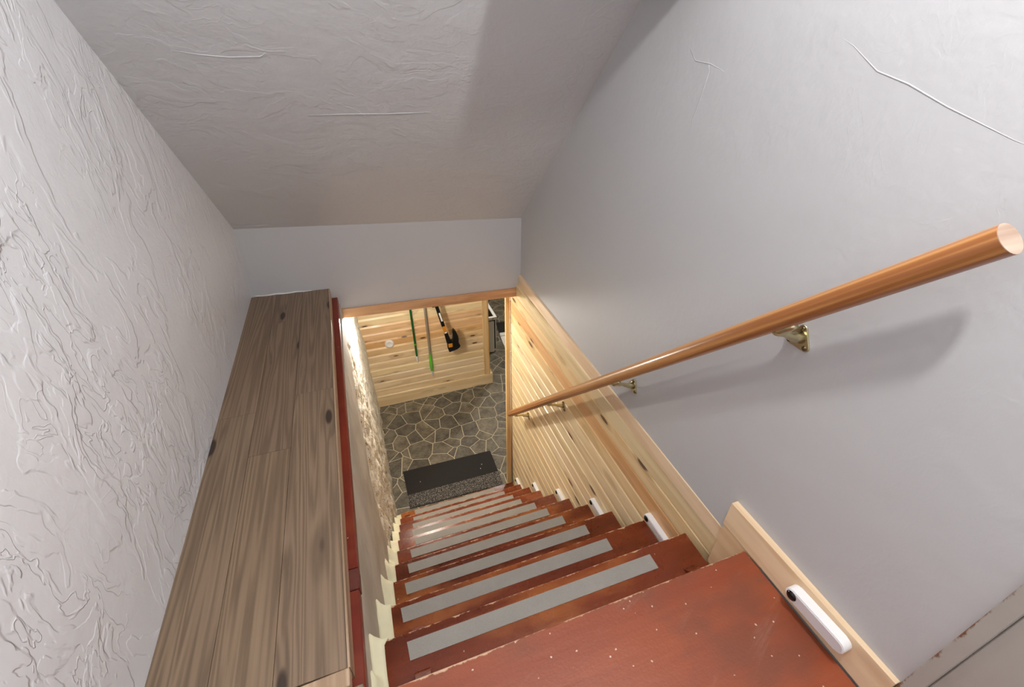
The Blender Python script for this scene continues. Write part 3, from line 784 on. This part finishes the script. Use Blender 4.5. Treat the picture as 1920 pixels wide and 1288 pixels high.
# ------------------------------------------------------------------ mat at the foot of the stairs
mat_ = tag(empty('floor_mat', (-.23, 2.3, -2.199)), 'black mat with a speckled grey band at the foot of the stairs', 'mat')
def quad(bm, a, b, c, d, z0, z1): hexa(bm, [p + (z0,) for p in (a, b, c, d)] + [p + (z1,) for p in (a, b, c, d)])
part('mat_body', M['black_rubber'], mat_, lambda b: quad(b, (-.651, 2.242), (.194, 2.233), (.196, 2.503), (-.655, 2.522), -2.1995, -2.188), bev=.002)
part('carpet_band', M['speckle'], mat_, lambda b: quad(b, (-.654, 2.100), (.192, 2.074), (.194, 2.232), (-.651, 2.241), -2.1995, -2.186), bev=.002)
for x, y in ((-.52, 2.35), (.07, 2.36), (.045, 2.315)):
    part('lint', M['white_plastic'], mat_, lambda b: bmesh.ops.create_icosphere(b, subdivisions=1, radius=.0045, matrix=Matrix.Translation((x, y, -2.187))))

# ------------------------------------------------------------------ white appliance behind the partition
ap = tag(empty('appliance', (.50, 4.36, -2.2)), 'small white appliance with a dark recessed top behind the partition', 'appliance')
part('body', M['white_enamel'], ap, box, .26, .785, 4.13, 4.60, -2.19, -1.70, bev=.006)
part('top_rim', M['white_enamel'], ap, lambda b: (box(b, .255, .29, 4.10, 4.605, -1.70, -1.665), box(b, .755, .79, 4.10, 4.605, -1.70, -1.665), box(b, .29, .755, 4.10, 4.135, -1.70, -1.665), box(b, .29, .755, 4.57, 4.605, -1.70, -1.665)))
part('top_panel', M['black_glass'], ap, box, .29, .755, 4.135, 4.57, -1.70, -1.682)
part('door', M['white_enamel'], ap, box, .262, .752, 4.10, 4.128, -2.185, -1.722, bev=.005)
part('door_seal', M['black_plastic'], ap, box, .258, .772, 4.118, 4.1295, -2.15, -1.708)
part('badge', M['black_plastic'], ap, box, .725, .747, 4.098, 4.1005, -1.688, -1.678)
# black mat and white tray on the floor beyond
part('floor_rug', M['black_rubber'], None, lambda b: quad(b, (.937, 4.468), (1.75, 4.40), (1.80, 4.70), (.992, 4.785), -2.1995, -2.185), bev=.003)
tag(bpy.data.objects['floor_rug'], 'black rug on the flagstones beyond the white appliance', 'rug')
tr_ = tag(empty('floor_tray', (1.2, 4.2, -2.2)), 'low white tray with a dark front strip next to the black rug', 'tray')
part('tray_base', M['white_enamel'], tr_, lambda b: quad(b, (.900, 4.10), (1.70, 4.03), (1.745, 4.39), (.935, 4.46), -2.1995, -2.17), bev=.003)
part('tray_rim', M['white_enamel'], tr_, lambda b: quad(b, (.922, 4.392), (1.735, 4.32), (1.745, 4.39), (.935, 4.46), -2.17, -2.150), bev=.003)
part('tray_front', M['black_plastic'], tr_, lambda b: quad(b, (.868, 3.93), (1.68, 3.87), (1.70, 4.03), (.900, 4.10), -2.1995, -2.175), bev=.003)

# ------------------------------------------------------------------ lamp holders (the light sources stand at the top of the script)
def lamp_holder(name, x, y, ztop_, zb, label):
    o = tag(empty(name, (x, y, zb)), label, 'lamp')
    part('canopy', M['lamp_white'], o, lambda b: tube(b, [(x, y, ztop_), (x, y, ztop_ - .015), (x, y, ztop_ - .022)], [.055, .055, .03], 20), sm=True)
    if ztop_ - zb > .05: part('stem', M['lamp_white'], o, lambda b: tube(b, [(x, y, ztop_ - .02), (x, y, zb)], .018, 14), sm=True)
lamp_holder('ceiling_lamp', LAMP[0], LAMP[1], ZTOP, LAMP[2] + .06, 'white lamp holder on the ceiling over the landing')
lamp_holder('basement_lamp', BASE_LAMP[0], BASE_LAMP[1], -.19, -.28, 'white lamp holder on the basement ceiling behind the header')
lamp_holder('laundry_lamp', FAR_LAMP[0], FAR_LAMP[1], -.19, -.22, 'white lamp holder on the basement ceiling near the appliance')
